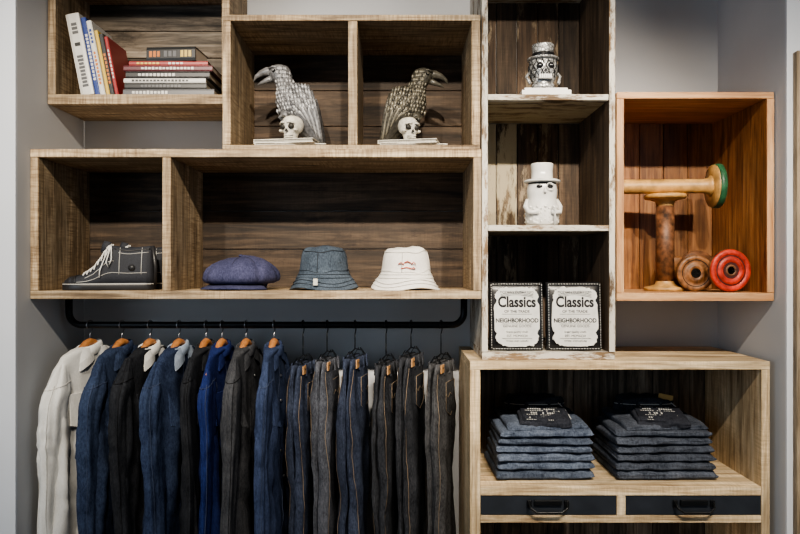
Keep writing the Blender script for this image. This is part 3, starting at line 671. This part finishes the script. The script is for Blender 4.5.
capm=cloth('cap_navy_wool',(.026,.029,.065),(.13,.13,.23))
b=MB(); X=WX(241,.15); 
def cf(p,a):
    r=math.hypot(p.x,p.y); sm=abs(math.sin(4*a+.4)); g=1-.07*(1-sm)**3*(1 if r>.02 else 0)
    q=V((p.x*g*(1+.05*noise.noise(V((math.cos(a)*2,math.sin(a)*2,p.z*12)))),p.y*.88*g,p.z*(1+.05*math.cos(a-.3))*(1-.03*(1-sm)**3)))
    q.z+= .008*noise.noise(V((p.x*22,p.y*22,1))) if p.z>.05 else 0
    return q
b.rev([(.09,.002),(.098,.004),(.102,.022),(.125,.024),(.146,.034),(.150,.048),(.147,.064),(.136,.083),(.115,.102),(.085,.117),(.05,.126),(.02,.130),(.004,.1305)],T(X,.15,SHB+.0005),96,0,fn=cf)
b.sph((X,.15,SHB+.133),(.010,.010,.005),0,12)
vr=[]
for i in range(25):
    t=-1+2*i/24; a=math.radians(-97+62*t); ext=.056*math.sqrt(max(0,1-t*t))+.002
    ring=[]
    for (rr,z) in ((.098,.026),(.098+ext*.5,.024-.006),(.098+ext,.010),(.098+ext,.005),(.098+ext*.5,.013),(.098,.02)):
        ring.append(V((X+rr*math.cos(a)*1.25,.15+rr*math.sin(a)*.9,SHB+z-.004*abs(t))))
    vr.append(ring)
b.loft(vr,0,tone=.3)
for k in range(8):
    a0=(k*math.pi-.4)/4
    pts=[cf(V((r*math.cos(a0),r*math.sin(a0),z+.001)),a0)+V((X,.15,SHB+.001)) for r,z in ((.150,.048),(.147,.064),(.136,.083),(.115,.102),(.085,.117),(.05,.126),(.02,.130))]
    b.tube(pts,.0016,1,5)
b.build('newsboy_cap',[capm,plain('cap_seam',(.012,.012,.03),.9)])

# ------------------------------------------------------------------ bobbins
bw=plain('bobbin_worn_maple',(.46,.26,.09),.45,0,.4,25,.2); bdk=plain('bobbin_dark_core',(.13,.055,.024),.55,0,.8,40,.4); bred=plain('bobbin_red_paint',(.42,.035,.018),.45,0,.5,45); bgr=plain('bobbin_green_paint',(.025,.10,.045),.45,0,.4,40); bhole=plain('bobbin_hole',(.006,.005,.004),.9)
bring=plain('bobbin_dark_ring',(.05,.008,.006),.6)
vy=.20
b=MB(); X=WX(665,vy-.0); Ht=WZ(194,vy-.02)-ORZ-.001
b.rev([(.02,0),(.078,0),(.081,.006),(.079,.014),(.05,.020),(.038,.026),(.034,.04),(.033,Ht*.5),(.034,Ht-.04),(.038,Ht-.028),(.052,Ht-.022),(.079,Ht-.016),(.081,Ht-.008),(.078,Ht),(.02,Ht)],T(X,vy,ORZ+.0005),36,0)
b.rev([(.0352,.04),(.0352,Ht-.045)],T(X,vy,ORZ),30,1)
b.build('wooden_bobbin',[bw,bdk])
b=MB(); xa=ORX+.003; La=WX(712,vy)-xa; r=.029
M=T(xa,vy-.0,ORZ+Ht+r+.0018)@RZ(-5)@RY(90)
b.rev([(.010,0),(r,0),(r+.002,.01),(r,.03),(r-.001,La-.05),(r+.004,La-.03),(r+.016,La-.02)],M,36,0)
b.rev([(.03,La-.022),(.082,La-.018),(.085,La-.004)],M,40,0); b.rev([(.086,La-.010),(.0875,La-.002),(.0875,La+.012),(.084,La+.014)],M,40,2)
b.rev([(.085,La+.012),(.03,La+.015),(.012,La+.015)],M,40,1)
b.build('wooden_bobbin',[bw,bred,bgr])
b=MB(); r=.081; yf=.035; Xf=WX(731,yf); Lb=.25
M=T(Xf,yf,ORZ+r+.0008)@RZ(5)@RX(-90)
b.rev([(.079,.003),(.081,.008),(.081,.016),(.078,.020),(.04,.026),(.032,.04),(.030,Lb-.04),(.04,Lb-.026),(.078,Lb-.02),(.081,Lb-.014),(.081,Lb-.005),(.076,Lb),(.02,Lb)],M,48,0)
b.rev([(.080,.005),(.079,.0),(.076,-.003),(.060,-.003),(.058,.000)],M,48,1,cap=False)
b.rev([(.058,.0),(.053,-.0005)],M,48,4,cap=False)
b.rev([(.053,-.0005),(.051,-.004),(.034,-.005),(.031,-.001)],M,48,1,cap=False)
b.rev([(.031,-.001),(.022,-.001)],M,48,4,cap=False)
b.rev([(.022,-.001),(.020,-.004),(.015,-.004),(.014,-.001)],M,32,0,cap=False)
b.rev([(.015,-.002),(.0,-.002)],M,24,3)
b.build('wooden_bobbin',[bdk,bred,bw,bhole,bring])
b=MB(); r=.070; yf=.11; Xf=WX(696,yf)
M=T(Xf,yf,ORZ+r+.0008)@RZ(-3)@RX(-90)
b.rev([(.070,.002),(.07,.018),(.06,.023),(.03,.03),(.026,.2),(.06,.21),(.07,.215),(.07,.228),(.02,.23)],M,40,0)
b.rev([(.070,.003),(.066,-.002),(.054,-.002),(.052,.001),(.036,.0),(.034,-.004),(.022,-.004),(.018,.0)],M,40,2,cap=False)
b.rev([(.053,-.0005),(.050,-.0005)],M,40,1,cap=False); b.rev([(.019,-.0008),(.0,-.0008)],M,24,1)
b.build('wooden_bobbin',[plain('bobbin_umber',(.16,.07,.025),.5,0,.6,45,.3),bhole,plain('bobbin_amber_face',(.20,.085,.030),.5,0,.7,45,.3)])

# ------------------------------------------------------------------ folded jeans stacks
fj=[cloth('folded_denim_indigo',(.020,.028,.046),(.16,.19,.25),fade=.8,slub=140),cloth('folded_denim_dark',(.015,.019,.028),(.12,.135,.17),fade=.8,slub=140),cloth('raw_black_denim_top',(.008,.009,.013),(.05,.054,.068))]
prt=plain('printed_white_ink',(.50,.50,.48),.7); patch=plain('waist_patch',(.015,.017,.024),.5); ytag=plain('selvedge_tag',(.40,.26,.09),.7)
def stack(px0,px1,main,seed,tag):
    y0=.02; x0,x1=WX(px0,y0),WX(px1,y0); cx=(x0+x1)/2; w=(x1-x0)/2; b=MB(); z=sz+.0008
    N=6; hs=[.034,.032,.031,.030,.029,.029]
    def slab(cx,cyy,w,dp,z,h,mi,tone,sd,slope=0,flop=.0,yaw=0.0):
        rings=[]; n=56; K=44; ca,sa=math.cos(yaw),math.sin(yaw)
        for i in range(K+1):
            t=-math.cos(math.pi*i/K); t=math.copysign(abs(t)**.8,t)
            rr=.018; d_=max(0,abs(t)*w-(w-rr))/rr; ee=math.sqrt(max(.0,1-d_*d_)); ee=.25+.75*ee; ring=[]
            for j in range(n):
                a=2*math.pi*j/n; c,s=sell(a,.8); c=math.copysign(abs(c)**.55,c)
                gr=1-.020*math.exp(-((math.sin(a)-.05)/.14)**2)
                wob=noise.noise(V((t*3+sd,c*2,sd*1.7+s)))*.006+noise.noise(V((t*8+sd,c*6,sd+s)))*.004
                X_=t*w*(1+.02*noise.noise(V((sd,c*2,s*2)))); Y_=dp*c*gr+noise.noise(V((t*2.5,sd,s)))*.008+noise.noise(V((t*8,sd,s)))*.003
                ring.append(V((cx+X_*ca-Y_*sa,cyy+X_*sa+Y_*ca,z+h*.5+h*.60*s*ee+wob*(.9 if s>0 else .5)-flop*abs(t)**3+slope*c)))
            rings.append(ring)
        b.loft(rings,mi,tone=tone)
    for q in range(N):
        o=random.uniform(-.007,.007); ww=w*(1-.009*q)
        slab(cx+o,.190+random.uniform(-.006,.004),ww,.163-.003*q,z,hs[q],main,.35+.6*random.random(),seed+q*1.3,yaw=random.uniform(-.035,.035))
        z+=hs[q]*.99
    ztop=z
    slab(cx+.01,.20,w*.84,.14,ztop,.026,main,.5,seed+20,.008,yaw=.05)
    # printed waist patch lying on the folded waistband wedge
    slab(cx+.012,.125,.098,.060,ztop+.014,.030,2,.8,seed+27,.014,yaw=-.07)
    M=T(cx+.012,.120,ztop+.043)@RX(20)@RZ(-4)
    b.box(-.088,.088,-.050,.062,-.002,.003,6,.5,M=M)
    for r_,(zz,hh,ww) in enumerate([(-.040,.004,.07),(-.027,.012,.060),(-.006,.004,.068),(.004,.013,.05),(.024,.004,.07),(.035,.008,.06),(.049,.003,.066)]):
        nn=int(ww*2/.009)
        for k_ in range(nn):
            if random.random()<.8: b.box(-ww+k_*.009,-ww+k_*.009+.0058,zz,zz+hh*.8,.003,.0036,4,M=M)
    bz=ztop+.02; rr=[]
    for (ru,rv,zz) in ((.118,.045,0),(.125,.05,.02),(.122,.052,.045),(.116,.048,.058),(.106,.038,.054),(.100,.034,.02)):
        rr.append([V((cx+.005+ru*math.cos(2*math.pi*j/60)*(1+.05*noise.noise(V((j*.25,seed,zz*20)))),.285+rv*math.sin(2*math.pi*j/60),bz+zz+(.012*math.sin(2*2*math.pi*j/60+seed)+.008*noise.noise(V((j*.3,seed,2))))*(zz>.03))) for j in range(60)])
    b.loft(rr,2,True,tone=.9)
    slab(cx-.0,.285,.100,.038,bz+.015,.044,2,.8,seed+33,.012)
    for a in (-150,-110,-70,-30):
        a=math.radians(a); c=V((cx+.005+.124*math.cos(a),.285+.054*math.sin(a),bz+.03)); b.box(c.x-.005,c.x+.005,c.y-.003,c.y+.003,c.z-.026,c.z+.022,2,.9)
    b.tube([V((cx+.005+.125*math.cos(a),.285+.0525*math.sin(a),bz+.040)) for a in [math.radians(-170+160*i/20) for i in range(21)]],.0012,3,5)
    M=T(cx+.012,.228,bz+.018)@RX(-18)
    b.box(-.050,.050,-.004,.0,0,.034,6,.5,M=M)
    for zz in (.012,.022): b.box(-.038,.038,-.0046,-.004,zz,zz+.003,4,M=M)
    b.tube([V((cx+.085,.20,bz+.055)),V((cx+.105,.17,bz+.035)),V((cx+.12,.13,bz+.005))],.0018,3,5)
    if tag:
        b.box(-.03,.03,-.001,.001,0,.022,5,.5,M=T(cx+.085,.26,bz+.055)@RY(12))
    b.build('folded_jeans_stack',[fj[0],fj[1],fj[2],prt,prt,ytag,patch])
stack(497,596,0,3,False); stack(617,718,1,11,True)

# ------------------------------------------------------------------ lights
def spot(n,loc,tgt,e,size=62,col=(1,.89,.74),rad=.035):
    l=bpy.data.lights.new(n,'SPOT'); l.energy=e; l.spot_size=math.radians(size); l.spot_blend=.7; l.color=col; l.shadow_soft_size=rad
    o=bpy.data.objects.new(n,l); o.location=loc; d=V(tgt)-V(loc); o.rotation_euler=d.to_track_quat('-Z','Y').to_euler(); bpy.context.collection.objects.link(o)
    b=MB(); q=d.to_track_quat('-Z','Y').to_matrix().to_4x4(); M=T(*loc)@q
    b.rev([(.03,.16),(.055,.15),(.06,.02),(.062,.0),(.056,.0),(.05,.04),(.03,.05)],M,24,0); 
    b.tube([M@V((0,0,.1)),V((loc[0],loc[1],H-.03))],.008,0,8); b.build('track_spotlight',[black])
TY=-2.15
for x,tx,tz,e in ((-1.35,-1.15,1.5,205),(-.55,-.65,1.7,225),(.15,.1,1.85,225),(.75,.75,1.1,265),(1.3,1.1,1.3,185)):
    spot('spot_lamp',(x,TY,3.0),(tx,.1,tz),e,55)
one('ceiling_track',(-1.8,1.8,TY-.02,TY+.02,H-.03,H),black)
def area(n,loc,rot,sx,sy,e,col):
    l=bpy.data.lights.new(n,'AREA'); l.shape='RECTANGLE'; l.size=sx; l.size_y=sy; l.energy=e; l.color=col
    o=bpy.data.objects.new(n,l); o.location=loc; o.rotation_euler=rot; bpy.context.collection.objects.link(o)
area('cool_fill_light',(-3.1,-2.8,1.7),(math.radians(90),0,math.radians(-68)),3.2,2.4,75,(.72,.86,1.0))
area('cool_fill_light',(3.1,-3.4,1.7),(math.radians(90),0,math.radians(60)),2.2,2.4,26,(.72,.86,1.0))  # cool fill light added from the right, no window known there
w=bpy.data.worlds.new('world'); w.use_nodes=True; w.node_tree.nodes['Background'].inputs[0].default_value=(.5,.6,.8,1); w.node_tree.nodes['Background'].inputs[1].default_value=.05; bpy.context.scene.world=w

cam=bpy.data.cameras.new('camera'); cam.lens=F/800*36; cam.sensor_width=36; co=bpy.data.objects.new('camera',cam); co.location=(0,CY,ZC); co.rotation_euler=(math.pi/2,0,0)
bpy.context.collection.objects.link(co); bpy.context.scene.camera=co
bpy.context.scene.view_settings.view_transform='AgX'
try: bpy.context.scene.view_settings.look='AgX - Medium High Contrast'
except Exception: pass
